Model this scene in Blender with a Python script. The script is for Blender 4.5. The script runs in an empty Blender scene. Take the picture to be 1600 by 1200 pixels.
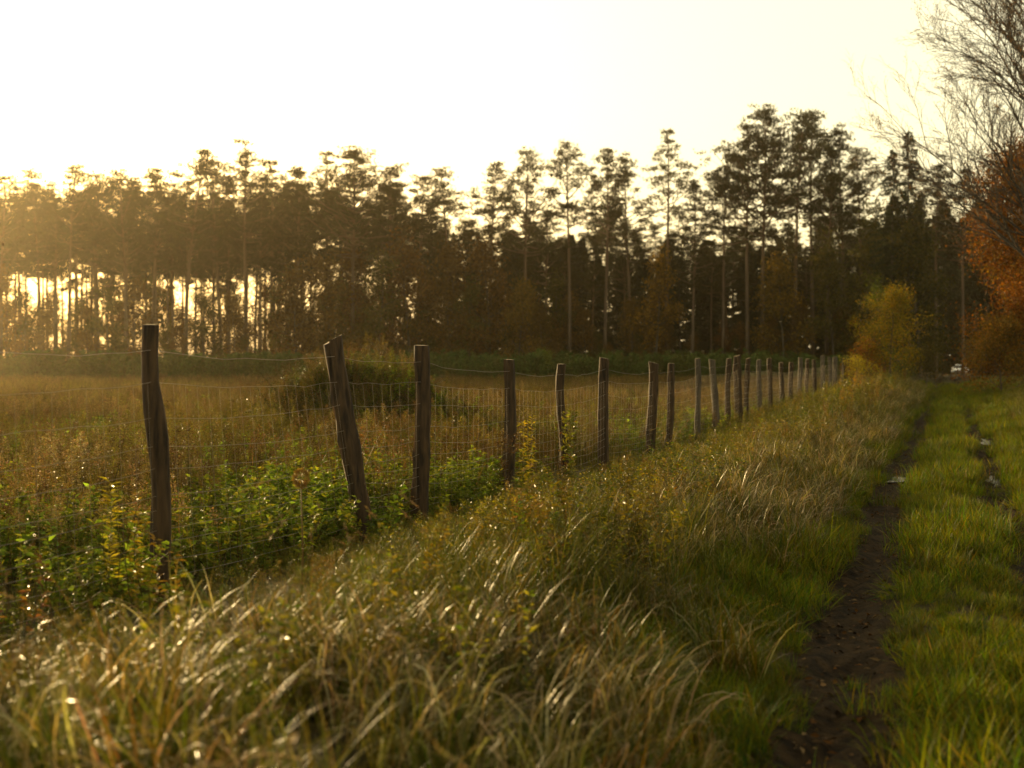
import bpy, math, random
import numpy as np
from mathutils import Vector, Matrix

R = math.radians
C = bpy.context.scene.collection
SC = bpy.context.scene
rng = np.random.default_rng(11)
PI = math.pi

# ------------------------------------------------------------------ camera, sky, sun, exposure
EYE, FPX, HOR = 1.65, 2000.0, 570.0
cam = bpy.data.cameras.new('camera')
cam.sensor_width = 36.0
cam.lens = FPX / 1600 * 36.0
cam.clip_end = 6000
cam.clip_start = 0.05
cam.dof.use_dof = True
cam.dof.focus_distance = 13.0
cam.dof.aperture_fstop = 2.0
cam_o = bpy.data.objects.new('camera', cam)
cam_o.location = (0, 0, EYE)
cam_o.rotation_euler = (R(90) - math.atan((600 - HOR) / FPX), 0, 0)
C.objects.link(cam_o)
SC.camera = cam_o

SUN_AZ, SUN_EL = R(-31), R(11.5)
world = bpy.data.worlds.new('World')
SC.world = world
world.use_nodes = True
wn = world.node_tree
bg = wn.nodes['Background']
sky = wn.nodes.new('ShaderNodeTexSky')
sky.sky_type = 'NISHITA'
sky.sun_disc = False
sky.sun_elevation = SUN_EL
sky.sun_rotation = SUN_AZ
sky.air_density = 1.0
sky.dust_density = 4.0
sky.ozone_density = 0.6
tint = wn.nodes.new('ShaderNodeMix')
tint.data_type = 'RGBA'; tint.blend_type = 'MULTIPLY'
tint.inputs[0].default_value = 1.0
tint.inputs[7].default_value = (1.0, 0.88, 0.60, 1)
wn.links.new(sky.outputs[0], tint.inputs[6])
veil = wn.nodes.new('ShaderNodeMix')                 # thin even high cloud over the whole sky
veil.data_type = 'RGBA'; veil.blend_type = 'ADD'
veil.inputs[0].default_value = 1.0
veil.inputs[7].default_value = (5.6, 4.95, 3.05, 1)
wn.links.new(tint.outputs[2], veil.inputs[6])
wn.links.new(veil.outputs[2], bg.inputs[0])
bg.inputs[1].default_value = 0.08

sun = bpy.data.lights.new('sun', 'SUN')
sun.energy = 5.0
sun.angle = R(0.6)
sun.color = (1.0, 0.72, 0.34)
sun_o = bpy.data.objects.new('sun', sun)
SDIR = Vector((math.sin(SUN_AZ) * math.cos(SUN_EL), math.cos(SUN_AZ) * math.cos(SUN_EL), math.sin(SUN_EL)))
sun_o.rotation_euler = SDIR.to_track_quat('Z', 'Y').to_euler()
sun_o.location = SDIR * 300
C.objects.link(sun_o)

vs = SC.view_settings
vs.view_transform = 'Standard'; vs.look = 'None'; vs.gamma = 1.0
vs.use_curve_mapping = False
vs.exposure = 0.95
SC.render.engine = 'CYCLES'
cy = SC.cycles
cy.max_bounces = 5; cy.diffuse_bounces = 3; cy.glossy_bounces = 2
cy.transmission_bounces = 3; cy.volume_bounces = 1; cy.transparent_max_bounces = 4
cy.sample_clamp_indirect = 4.0
cy.caustics_reflective = False; cy.caustics_refractive = False
cy.use_denoising = True
try:
    cy.denoiser = 'OPENIMAGEDENOISE'
except Exception:
    pass

# ------------------------------------------------------------------ helpers
class MB:
    """collects triangles and quads with one colour per vertex, builds ONE mesh"""
    def __init__(self):
        self.v = []; self.c = []; self.t = []; self.q = []; self.n = 0
    def add(self, v, tris=None, quads=None, col=(0.5, 0.5, 0.5)):
        v = np.asarray(v, np.float32).reshape(-1, 3)
        c = np.asarray(col, np.float32)
        if c.ndim == 1: c = np.broadcast_to(c[:3], (len(v), 3))
        self.v.append(v); self.c.append(c)
        if tris is not None and len(tris): self.t.append(np.asarray(tris, np.int64).reshape(-1, 3) + self.n)
        if quads is not None and len(quads): self.q.append(np.asarray(quads, np.int64).reshape(-1, 4) + self.n)
        self.n += len(v)
    def merge(self, o, M=None):
        for v, c in zip(o.v, o.c): pass
        V = np.concatenate(o.v); Cc = np.concatenate(o.c)
        if M is not None:
            M = np.asarray(M); V = V @ M[:3, :3].T + M[:3, 3]
        self.add(V, np.concatenate(o.t) if o.t else None, np.concatenate(o.q) if o.q else None, Cc)
    def mesh(self, name, mat=None, smooth=False):
        me = bpy.data.meshes.new(name)
        V = np.concatenate(self.v) if self.v else np.zeros((0, 3), np.float32)
        Cc = np.concatenate(self.c) if self.c else np.zeros((0, 3), np.float32)
        T = np.concatenate(self.t) if self.t else np.zeros((0, 3), np.int64)
        Q = np.concatenate(self.q) if self.q else np.zeros((0, 4), np.int64)
        nl = T.size + Q.size
        me.vertices.add(len(V)); me.vertices.foreach_set('co', V.ravel())
        me.loops.add(nl); me.polygons.add(len(T) + len(Q))
        me.loops.foreach_set('vertex_index', np.concatenate([T.ravel(), Q.ravel()]).astype(np.int32))
        st = np.concatenate([np.arange(len(T)) * 3, T.size + np.arange(len(Q)) * 4]).astype(np.int32)
        me.polygons.foreach_set('loop_start', st)
        if smooth: me.polygons.foreach_set('use_smooth', np.ones(len(T) + len(Q), bool))
        at = me.color_attributes.new('col', 'FLOAT_COLOR', 'POINT')
        at.data.foreach_set('color', np.concatenate([Cc, np.ones((len(Cc), 1))], 1).astype(np.float32).ravel())
        me.update(); me.validate()
        if mat: me.materials.append(mat)
        return me
    def build(self, name, mat=None, parent=None, smooth=False):
        return link(name, self.mesh(name, mat, smooth), parent)

def link(name, me, parent=None):
    o = bpy.data.objects.new(name, me); C.objects.link(o)
    if parent: o.parent = parent
    return o

def tag(o, label=None, cat=None, group=None, kind=None):
    if label: o['label'] = label
    if cat: o['category'] = cat
    if group: o['group'] = group
    if kind: o['kind'] = kind
    return o

def thing(name, label, cat, loc, rz=0, group=None, scale=1.0):
    o = bpy.data.objects.new(name, None); C.objects.link(o)
    o.empty_display_size = 0.2
    o.location = loc; o.rotation_euler = (0, 0, rz); o.scale = (scale,) * 3
    return tag(o, label, cat, group)

def norm(v):
    v = np.asarray(v, float); return v / (np.linalg.norm(v) + 1e-9)

def tube(mb, pts, rad, sides=6, col=(0.1, 0.08, 0.06), cap=True, rough=0.0, r=None):
    pts = np.asarray(pts, float); n = len(pts)
    rad = np.broadcast_to(np.asarray(rad, float), (n,))
    tan = np.gradient(pts, axis=0)
    tan /= np.linalg.norm(tan, axis=1, keepdims=True) + 1e-9
    ref = np.array([0.0, 0, 1]) if abs(tan[0][2]) < 0.9 else np.array([1.0, 0, 0])
    a = np.cross(tan, ref); a /= np.linalg.norm(a, axis=1, keepdims=True) + 1e-9
    b = np.cross(tan, a)
    th = np.arange(sides) * 2 * PI / sides
    rr = rad[:, None] * (1 + (rough * r.standard_normal((n, sides)) if rough else 0))
    V = pts[:, None] + rr[..., None] * (np.cos(th)[None, :, None] * a[:, None] + np.sin(th)[None, :, None] * b[:, None])
    i = np.arange(n - 1)[:, None] * sides; j = np.arange(sides)[None]; k = (j + 1) % sides
    Q = np.stack([i + j, i + k, i + sides + k, i + sides + j], -1).reshape(-1, 4)
    V = V.reshape(-1, 3)
    T = None
    if cap and sides > 3:
        V = np.vstack([V, pts[-1:]])
        T = np.array([[(n - 1) * sides + jj, (n - 1) * sides + (jj + 1) % sides, n * sides] for jj in range(sides)])
    mb.add(V, T, Q, col)

def sstep(a, b, x):
    t = np.clip((x - a) / (b - a), 0, 1); return t * t * (3 - 2 * t)

# ------------------------------------------------------------------ terrain
SL, CN = 0.34, 0.947          # the track runs along X = 0.34 Y
def pval(X, Y):
    return (X - SL * Y) * CN - 0.22 * np.exp(-((Y - 3.5) / 4.5) ** 2)
MOUND = (-3.1, 26.0)
def ripple(X, Y):
    return (np.sin(X * 1.7 + Y * 0.9) * 0.5 + np.sin(X * 0.63 - Y * 1.31 + 1.2) * 0.7 + np.sin(X * 3.1 - Y * 2.3 + 0.4) * 0.25 +
            np.sin(X * 0.21 + Y * 0.17) * 1.1)
def height(X, Y):
    X = np.asarray(X, float); Y = np.asarray(Y, float)
    p = pval(X, Y)
    wob = 0.06 * np.sin(Y * 0.9) + 0.05 * np.sin(Y * 0.37 + 1)
    h = -0.10 * np.exp(-((np.abs(p + wob) - 0.68) / 0.23) ** 2)
    h = h + 0.26 * sstep(-1.15, -2.3, p) * (1 - sstep(-3.2, -5.2, p))
    h = h + 0.14 * sstep(1.2, 3.0, p)
    h = h + 0.22 * sstep(-1.15, -2.3, p) * (1 - sstep(-5.5, -8, p)) * sstep(24, 45, Y) * (1 - sstep(70, 100, Y))
    h = h - 0.06 * sstep(-4.6, -6.5, p)
    h = h + 0.16 * sstep(30, 140, Y)
    offtrack = sstep(1.0, 1.8, np.abs(p))
    h = h + 0.035 * ripple(X, Y) * (0.25 + 0.75 * offtrack)
    mx = (X - MOUND[0]) / 2.15; my = (Y - MOUND[1]) / 1.7
    h = h + 1.25 * np.exp(-(mx * mx + my * my) ** 1.5) + 0.25 * np.exp(-(((X - MOUND[0] + .3) / 1.0) ** 2 + my * my))
    return h
def hz(x, y): return float(height(x, y))
def at(px, d, y=None):
    """photo column + distance -> point on the ground (or at the height of photo row y)"""
    X = (px - 800) / FPX * d
    return Vector((X, d, hz(X, d) if y is None else EYE + (HOR - y) / FPX * d))

# ------------------------------------------------------------------ materials
def nodes(name):
    m = bpy.data.materials.new(name); m.use_nodes = True
    nt = m.node_tree
    return m, nt, nt.nodes['Principled BSDF'], nt.nodes['Material Output']
def N(nt, t, **kw):
    n = nt.nodes.new(t)
    for k, v in kw.items(): setattr(n, k, v)
    return n

def plant_mat(name, rough=0.4, transl=0.4, spec=0.5, var=0.35, hue=0.03, gain=1.0, tcol=(1.1, 1.05, 0.4), stint=(1, 1, 1)):
    m, nt, b, out = nodes(name)
    a = N(nt, 'ShaderNodeAttribute', attribute_name='col')
    oi = N(nt, 'ShaderNodeObjectInfo')
    hs = N(nt, 'ShaderNodeHueSaturation')
    mr = N(nt, 'ShaderNodeMapRange'); mr.inputs[3].default_value = gain * (1 - var); mr.inputs[4].default_value = gain * (1 + var)
    mh = N(nt, 'ShaderNodeMapRange'); mh.inputs[3].default_value = 0.5 - hue; mh.inputs[4].default_value = 0.5 + hue
    mu = N(nt, 'ShaderNodeMath', operation='MULTIPLY'); mu.inputs[1].default_value = 7.31
    fr = N(nt, 'ShaderNodeMath', operation='FRACT')
    L = nt.links.new
    L(oi.outputs['Random'], mr.inputs[0]); L(oi.outputs['Random'], mu.inputs[0]); L(mu.outputs[0], fr.inputs[0]); L(fr.outputs[0], mh.inputs[0])
    L(a.outputs['Color'], hs.inputs['Color']); L(mr.outputs[0], hs.inputs['Value']); L(mh.outputs[0], hs.inputs['Hue'])
    L(hs.outputs[0], b.inputs['Base Color'])
    b.inputs['Roughness'].default_value = rough
    b.inputs['Specular IOR Level'].default_value = spec
    b.inputs['Specular Tint'].default_value = (*stint, 1)
    tr = N(nt, 'ShaderNodeBsdfTranslucent')
    tm = N(nt, 'ShaderNodeMix', data_type='RGBA', blend_type='MULTIPLY'); tm.inputs[0].default_value = 1
    tm.inputs[7].default_value = (*tcol, 1)
    L(hs.outputs[0], tm.inputs[6]); L(tm.outputs[2], tr.inputs['Color'])
    mx = N(nt, 'ShaderNodeMixShader'); mx.inputs[0].default_value = transl
    L(b.outputs[0], mx.inputs[1]); L(tr.outputs[0], mx.inputs[2]); L(mx.outputs[0], out.inputs['Surface'])
    return m

def bark_mat(name, c1, c2, scale=6.0, zlow=None, bump=0.6, stretch=0.15):
    m, nt, b, out = nodes(name); L = nt.links.new
    tc = N(nt, 'ShaderNodeTexCoord'); mp = N(nt, 'ShaderNodeMapping'); mp.inputs['Scale'].default_value = (1, 1, stretch)
    no = N(nt, 'ShaderNodeTexNoise'); no.inputs['Scale'].default_value = scale; no.inputs['Detail'].default_value = 6
    L(tc.outputs['Object'], mp.inputs[0]); L(mp.outputs[0], no.inputs['Vector'])
    cr = N(nt, 'ShaderNodeValToRGB')
    cr.color_ramp.elements[0].position = 0.35; cr.color_ramp.elements[0].color = (*c1, 1)
    cr.color_ramp.elements[1].position = 0.68; cr.color_ramp.elements[1].color = (*c2, 1)
    L(no.outputs[0], cr.inputs[0])
    if zlow:
        sp = N(nt, 'ShaderNodeSeparateXYZ'); L(tc.outputs['Object'], sp.inputs[0])
        mr = N(nt, 'ShaderNodeMapRange'); mr.inputs[1].default_value = zlow[0]; mr.inputs[2].default_value = zlow[1]
        L(sp.outputs[2], mr.inputs[0])
        mx = N(nt, 'ShaderNodeMix', data_type='RGBA'); mx.inputs[7].default_value = (*zlow[2], 1)
        L(mr.outputs[0], mx.inputs[0]); L(cr.outputs[0], mx.inputs[6]); L(mx.outputs[2], b.inputs['Base Color'])
    else:
        L(cr.outputs[0], b.inputs['Base Color'])
    bp = N(nt, 'ShaderNodeBump'); bp.inputs['Strength'].default_value = bump; bp.inputs['Distance'].default_value = 0.02
    L(no.outputs[0], bp.inputs['Height']); L(bp.outputs[0], b.inputs['Normal'])
    b.inputs['Roughness'].default_value = 0.85
    b.inputs['Specular IOR Level'].default_value = 0.25
    return m

def plain(name, col, rough=0.5, metal=0.0, noise=0.25, scale=20):
    m, nt, b, out = nodes(name); L = nt.links.new
    no = N(nt, 'ShaderNodeTexNoise'); no.inputs['Scale'].default_value = scale
    mr = N(nt, 'ShaderNodeMapRange'); mr.inputs[3].default_value = 1 - noise; mr.inputs[4].default_value = 1 + noise
    mx = N(nt, 'ShaderNodeMix', data_type='RGBA', blend_type='MULTIPLY'); mx.inputs[0].default_value = 1
    mx.inputs[6].default_value = (*col, 1)
    cb = N(nt, 'ShaderNodeCombineColor')
    L(no.outputs[0], mr.inputs[0])
    for i in range(3): L(mr.outputs[0], cb.inputs[i])
    L(cb.outputs[0], mx.inputs[7]); L(mx.outputs[2], b.inputs['Base Color'])
    b.inputs['Roughness'].default_value = rough; b.inputs['Metallic'].default_value = metal
    return m

M_GRASS = plant_mat('grass_blades', rough=0.36, transl=0.42, spec=0.17, var=0.45, hue=0.02, gain=0.46, stint=(1.0, 0.82, 0.5))
M_LAWN = plant_mat('track_grass', rough=0.5, transl=0.45, spec=0.06, var=0.5, hue=0.025, gain=0.62)
M_VERGE = plant_mat('verge_grass', rough=0.42, transl=0.45, spec=0.10, var=0.45, hue=0.02, gain=0.64)
M_HERB = plant_mat('herb_leaves', rough=0.36, transl=0.45, spec=0.10, var=0.45, hue=0.025, gain=0.8)
M_MEADOW = plant_mat('meadow_stems', rough=0.5, transl=0.45, spec=0.05, var=0.45, hue=0.02, gain=0.64)
M_WEED = plant_mat('field_weeds', rough=0.55, transl=0.5, spec=0.06, var=0.35, hue=0.02, gain=0.8)
M_NEEDLE = plant_mat('pine_needles', rough=0.6, transl=0.25, spec=0.1, var=0.2, hue=0.012, gain=0.75)
M_LEAF = plant_mat('autumn_leaves', rough=0.55, transl=0.5, spec=0.1, var=0.25, hue=0.012, gain=0.75)
M_LITTER = plant_mat('fallen_leaves', rough=0.85, transl=0.0, spec=0.03, var=0.0, hue=0.0)
M_PINEBARK = bark_mat('pine_bark', (0.05, 0.035, 0.025), (0.13, 0.09, 0.06), 3.0, zlow=(7, 14, (0.10, 0.055, 0.03)))
M_BARK = bark_mat('dark_bark', (0.03, 0.024, 0.018), (0.09, 0.07, 0.05), 5.0)
M_OLDWOOD = bark_mat('weathered_post_wood', (0.012, 0.007, 0.0035), (0.062, 0.035, 0.015), 26.0, bump=1.0, stretch=0.14)
M_PALEWOOD = bark_mat('pale_post_wood', (0.035, 0.027, 0.019), (0.10, 0.078, 0.053), 22.0, bump=0.8, stretch=0.08)
M_CUT = bark_mat('cut_wood_end', (0.12, 0.085, 0.05), (0.26, 0.19, 0.12), 30.0, bump=0.5, stretch=1.0)
M_WIRE = plain('galvanised_wire', (0.17, 0.14, 0.10), 0.5, 0.7, 0.3)

# ground material: soil where the attribute says rut, thatch and moss elsewhere
def ground_mat():
    m, nt, b, out = nodes('soil_and_thatch'); L = nt.links.new
    a = N(nt, 'ShaderNodeAttribute', attribute_name='col')
    sp = N(nt, 'ShaderNodeSeparateColor'); L(a.outputs['Color'], sp.inputs[0])
    tc = N(nt, 'ShaderNodeTexCoord')
    n1 = N(nt, 'ShaderNodeTexNoise'); n1.inputs['Scale'].default_value = 9; n1.inputs['Detail'].default_value = 8
    n2 = N(nt, 'ShaderNodeTexNoise'); n2.inputs['Scale'].default_value = 0.7; n2.inputs['Detail'].default_value = 5
    n3 = N(nt, 'ShaderNodeTexNoise'); n3.inputs['Scale'].default_value = 45; n3.inputs['Detail'].default_value = 6
    for n in (n1, n2, n3): L(tc.outputs['Object'], n.inputs['Vector'])
    th = N(nt, 'ShaderNodeValToRGB')
    th.color_ramp.elements[0].position = 0.38; th.color_ramp.elements[0].color = (0.016, 0.015, 0.006, 1)
    th.color_ramp.elements[1].position = 0.64; th.color_ramp.elements[1].color = (0.05, 0.038, 0.018, 1)
    L(n2.outputs[0], th.inputs[0])
    so = N(nt, 'ShaderNodeValToRGB')
    so.color_ramp.elements[0].position = 0.36; so.color_ramp.elements[0].color = (0.006, 0.0038, 0.0018, 1)
    so.color_ramp.elements[1].position = 0.70; so.color_ramp.elements[1].color = (0.030, 0.0175, 0.0065, 1)
    L(n1.outputs[0], so.inputs[0])
    ad = N(nt, 'ShaderNodeMath', operation='MULTIPLY_ADD'); ad.inputs[1].default_value = 1.0
    ad2 = N(nt, 'ShaderNodeMath', operation='SUBTRACT'); ad2.inputs[1].default_value = 0.5
    L(n1.outputs[0], ad2.inputs[0])
    L(sp.outputs[0], ad.inputs[0]); L(ad2.outputs[0], ad.inputs[2])
    mr = N(nt, 'ShaderNodeMapRange'); mr.inputs[1].default_value = 0.4; mr.inputs[2].default_value = 0.6
    L(ad.outputs[0], mr.inputs[0])
    mx = N(nt, 'ShaderNodeMix', data_type='RGBA')
    L(mr.outputs[0], mx.inputs[0]); L(th.outputs[0], mx.inputs[6]); L(so.outputs[0], mx.inputs[7]); L(mx.outputs[2], b.inputs['Base Color'])
    rr = N(nt, 'ShaderNodeMapRange'); rr.inputs[3].default_value = 0.9; rr.inputs[4].default_value = 0.85
    L(mr.outputs[0], rr.inputs[0]); L(rr.outputs[0], b.inputs['Roughness'])
    b.inputs['Specular IOR Level'].default_value = 0.04
    bp = N(nt, 'ShaderNodeBump'); bp.inputs['Strength'].default_value = 0.9; bp.inputs['Distance'].default_value = 0.03
    sm = N(nt, 'ShaderNodeMath', operation='ADD'); L(n1.outputs[0], sm.inputs[0]); L(n3.outputs[0], sm.inputs[1])
    L(sm.outputs[0], bp.inputs['Height']); L(bp.outputs[0], b.inputs['Normal'])
    return m
M_GROUND = ground_mat()

# ------------------------------------------------------------------ ground and track sheets
def spaced(lo, dense_lo, dense_hi, hi, step, grow=1.16):
    a = list(np.arange(dense_lo, dense_hi + 1e-6, step))
    s = step; x = a[-1]
    while x < hi: s *= grow; x += s; a.append(x)
    s = step; x = a[0]
    while x > lo: s *= grow; x -= s; a.insert(0, x)
    return np.array(a)
pcols = np.unique(np.round(np.concatenate([spaced(-900, -7.0, 3.6, 900, 0.1), [-1.1, 1.1]]), 4))
srows = spaced(-80, 0.0, 60.0, 2600, 0.25, 1.1)
def sheet(name, pc):
    S, P = np.meshgrid(srows, pc, indexing='ij')
    Y = S; X = P / CN + SL * Y
    far = np.clip((np.hypot(X, Y) - 200) / 300, 0, 1)
    Z = height(X, Y) * (1 - far) + 0.16 * far
    p = pval(X, Y)
    wob = 0.06 * np.sin(Y * 0.9) + 0.05 * np.sin(Y * 0.37 + 1)
    rut = np.exp(-((np.abs(p + wob) - 0.68) / 0.36) ** 4)
    Z = Z + rut * 0.018 * rng.standard_normal(Z.shape)
    nr, nc = S.shape
    i = np.arange(nr - 1)[:, None] * nc; j = np.arange(nc - 1)[None]
    Q = np.stack([i + j, i + j + 1, i + nc + j + 1, i + nc + j], -1).reshape(-1, 4)
    mb = MB(); mb.add(np.stack([X, Y, Z], -1), None, Q, np.stack([rut, rut * 0, rut * 0], -1).reshape(-1, 3))
    o = mb.build(name, M_GROUND, smooth=True)
    o['kind'] = 'structure'
    return o
rngs = rng.bit_generator.state
sheet('ground', pcols[pcols <= -1.0999]).name = 'ground'
sheet('track', pcols[(pcols >= -1.1001) & (pcols <= 1.1001)])
sheet('ground', pcols[pcols >= 1.0999])

# puddles in the ruts
m, nt, b, out = nodes('puddle_water')
b.inputs['Base Color'].default_value = (0.02, 0.016, 0.01, 1); b.inputs['Roughness'].default_value = 0.22
b.inputs['Specular IOR Level'].default_value = 0.8
no = N(nt, 'ShaderNodeTexNoise'); no.inputs['Scale'].default_value = 14; no.inputs['Detail'].default_value = 4
bp = N(nt, 'ShaderNodeBump'); bp.inputs['Strength'].default_value = 1.0; bp.inputs['Distance'].default_value = 0.05
nt.links.new(no.outputs[0], bp.inputs['Height']); nt.links.new(bp.outputs[0], b.inputs['Normal'])
M_WATER = m
def puddle(px, d, rx, ry, lift=0.012):
    c = at(px, d); mb = MB(); k = 28
    th = np.arange(k) * 2 * PI / k
    rr = 1 + 0.18 * np.sin(3 * th + px) + 0.12 * np.sin(5 * th + d)
    V = np.stack([c.x + np.cos(th) * rx * rr + np.sin(th) * ry * rr * SL, c.y + np.sin(th) * ry * rr, np.full(k, c.z + lift)], -1)
    V = np.vstack([V, [[c.x, c.y, c.z + lift]]])
    mb.add(V, [[i, (i + 1) % k, k] for i in range(k)], None)
    o = mb.build('puddle', M_WATER); o['kind'] = 'structure'
puddle(1402, 19.3, 0.24, 0.45, 0.03)
puddle(1556, 19.3, 0.22, 1.3)
puddle(1548, 28, 0.22, 1.2)

# ------------------------------------------------------------------ plant prototypes
HID = bpy.data.collections.new('plant_prototypes')       # never linked to the scene
def proto(name, mb, mat):
    o = bpy.data.objects.new(name, mb.mesh(name, mat)); HID.objects.link(o); return o

def jitter(col, n, r, a=0.25):
    c = np.asarray(col, float)
    return np.clip(c[None] * (1 + a * r.standard_normal((n, 1))) * (1 + 0.10 * r.standard_normal((n, 3))), 0.002, 0.9)

def blades(mb, r, n, rad, L, W, lean, curve, cols, wts, bias=None, seg=5, tipdry=None, origin=None, squash=1.0, pw=1.3):
    """n arching blades; lean = start angle off vertical (deg range), curve = extra bend to the tip"""
    az = r.uniform(0, 2 * PI, n)
    if bias is not None:
        az = np.where(r.random(n) < bias[1], bias[0] + 0.6 * r.standard_normal(n), az)
    rr = rad * np.sqrt(r.random(n)); pa = r.uniform(0, 2 * PI, n)
    base = np.stack([rr * np.cos(pa), rr * np.sin(pa), np.zeros(n)], -1)
    if origin is not None: base = base * squash + origin
    ln = r.uniform(*L, n); wd = r.uniform(*W, n)
    th0 = np.radians(r.uniform(*lean, n)); k = np.radians(r.uniform(*curve, n))
    t = np.linspace(0, 1, seg + 1)
    th = th0[:, None] + k[:, None] * t[None] ** pw
    ds = ln[:, None] / seg
    dx = np.concatenate([np.zeros((n, 1)), np.cumsum(np.sin(th[:, :-1]) * ds, 1)], 1)
    dz = np.concatenate([np.zeros((n, 1)), np.cumsum(np.cos(th[:, :-1]) * ds, 1)], 1)
    side = np.stack([-np.sin(az), np.cos(az), np.zeros(n)], -1)
    tw = r.uniform(-0.5, 0.5, n)
    ctr = base[:, None] + np.stack([np.cos(az)[:, None] * dx, np.sin(az)[:, None] * dx, dz], -1)
    w = wd[:, None] * (np.minimum(1, 0.55 + 1.6 * t) * (1 - t ** 2.2) + 0.03)[None] * 0.5
    sd = side[:, None] + (tw[:, None] * t[None])[..., None] * np.array([0, 0, 1.0])
    V = np.stack([ctr + sd * w[..., None], ctr - sd * w[..., None]], 2)      # n, seg+1, 2, 3
    ci = r.choice(len(cols), n, p=np.array(wts) / sum(wts))
    col = np.zeros((n, 3))
    for i, c in enumerate(cols):
        s = ci == i; col[s] = jitter(c, s.sum(), r, 0.22)
    cc = np.repeat(col[:, None, None], seg + 1, 1).repeat(2, 2)
    if tipdry is not None:
        f = (t ** 1.5)[None, :, None, None] * r.uniform(0.2, 1.0, n)[:, None, None, None]
        cc = cc * (1 - f) + np.asarray(tipdry) * f
    i = (np.arange(n) * (seg + 1) * 2)[:, None]; j = np.arange(seg)[None] * 2
    Q = np.stack([i + j, i + j + 1, i + j + 3, i + j + 2], -1).reshape(-1, 4)
    mb.add(V.reshape(-1, 3), None, Q, cc.reshape(-1, 3))
    return ctr[:, -1], az

def leafset(mb, r, pos, dirs, L, W, col, a=0.2, droop=0.3):
    """one folded diamond leaf per position, pointing along dirs"""
    n = len(pos)
    if n == 0: return
    d = dirs / (np.linalg.norm(dirs, axis=1, keepdims=True) + 1e-9)
    up = r.standard_normal((n, 3)) * 0.6 + np.array([0, 0, 1.0])
    s = np.cross(d, up); s /= np.linalg.norm(s, axis=1, keepdims=True) + 1e-9
    nn = np.cross(s, d)
    ln = r.uniform(*L, n)[:, None]; w = r.uniform(*W, n)[:, None] * 0.5
    mid = pos + d * ln * 0.45
    tip = pos + d * ln - nn * ln * droop * r.random((n, 1))
    V = np.stack([pos, mid + s * w + nn * w * 0.3, tip, mid - s * w + nn * w * 0.3], 1)
    i = np.arange(n) * 4
    T = np.concatenate([np.stack([i, i + 1, i + 2], -1), np.stack([i, i + 2, i + 3], -1)])
    col = np.asarray(col, float)
    c = jitter(col, n, r, a) if col.ndim == 1 else np.clip(col * (1 + a * r.standard_normal((n, 1))), 0.002, 0.9)
    mb.add(V.reshape(-1, 3), T, None, np.repeat(c, 4, 0))

STRAW = (0.33, 0.225, 0.065); STRAW2 = (0.22, 0.145, 0.035); BUFF = (0.62, 0.48, 0.25)
GREEN = (0.08, 0.105, 0.007); YGREEN = (0.20, 0.155, 0.008); DGREEN = (0.035, 0.065, 0.007); OCHRE = (0.28, 0.15, 0.012)

# tall arching straw grass
dry = []
for k in range(6):
    r = np.random.default_rng(100 + k); mb = MB()
    blades(mb, r, 62, 0.16, (0.28, 0.68), (0.004, 0.010), (2, 36), (70, 200), [STRAW, BUFF, STRAW2, YGREEN, GREEN], [[1.5, 1, 1.5, 5, 6], [4, 3, 3, 2.5, 3], [2.5, 9, 1, 1, 2]][k % 3], bias=(0.0, 0.2), seg=7, pw=2.4)
    blades(mb, r, 40, 0.18, (0.3, 0.62), (0.005, 0.011), (3, 34), (20, 90), [GREEN, YGREEN, DGREEN], [4, 4, 2])
    if k % 3 == 0:
        tips, az = blades(mb, r, 7, 0.12, (0.75, 1.0), (0.003, 0.004), (3, 18), (30, 70), [STRAW2, STRAW], [1, 1])
        for tp, aa in zip(tips, az):                     # drooping seed heads
            nh = 18; f = r.random(nh)
            d = np.stack([np.cos(aa) + 0.3 * r.standard_normal(nh), np.sin(aa) + 0.3 * r.standard_normal(nh), -0.6 + 0.3 * r.standard_normal(nh)], -1)
            pos = tp + np.array([-np.cos(aa), -np.sin(aa), 0.6]) * (f * 0.16)[:, None]
            leafset(mb, r, pos, d, (0.02, 0.045), (0.003, 0.006), (0.26, 0.19, 0.11))
    dry.append(proto('dry_grass_tussock', mb, M_GRASS))
# green to yellow verge grass
verge = []
for k in range(5):
    r = np.random.default_rng(140 + k); mb = MB()
    blades(mb, r, 90, 0.2, (0.3, 0.75), (0.004, 0.009), (3, 30), (20, 100), [GREEN, YGREEN, DGREEN, STRAW], [6, 4, 3, 0.8], tipdry=(0.13, 0.125, 0.016))
    verge.append(proto('verge_grass_tussock', mb, M_VERGE))
# short grass
lawn = []
for k in range(5):
    r = np.random.default_rng(180 + k); mb = MB()
    blades(mb, r, 80, 0.13, (0.09, 0.24), (0.003, 0.006), (5, 45), (10, 90), [(0.085, 0.135, 0.006), (0.16, 0.17, 0.007), DGREEN, YGREEN, STRAW2], [4, 5, 1.5, 2.5, 0.6], seg=4)
    lawn.append(proto('short_grass_tuft', mb, M_LAWN))
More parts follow.
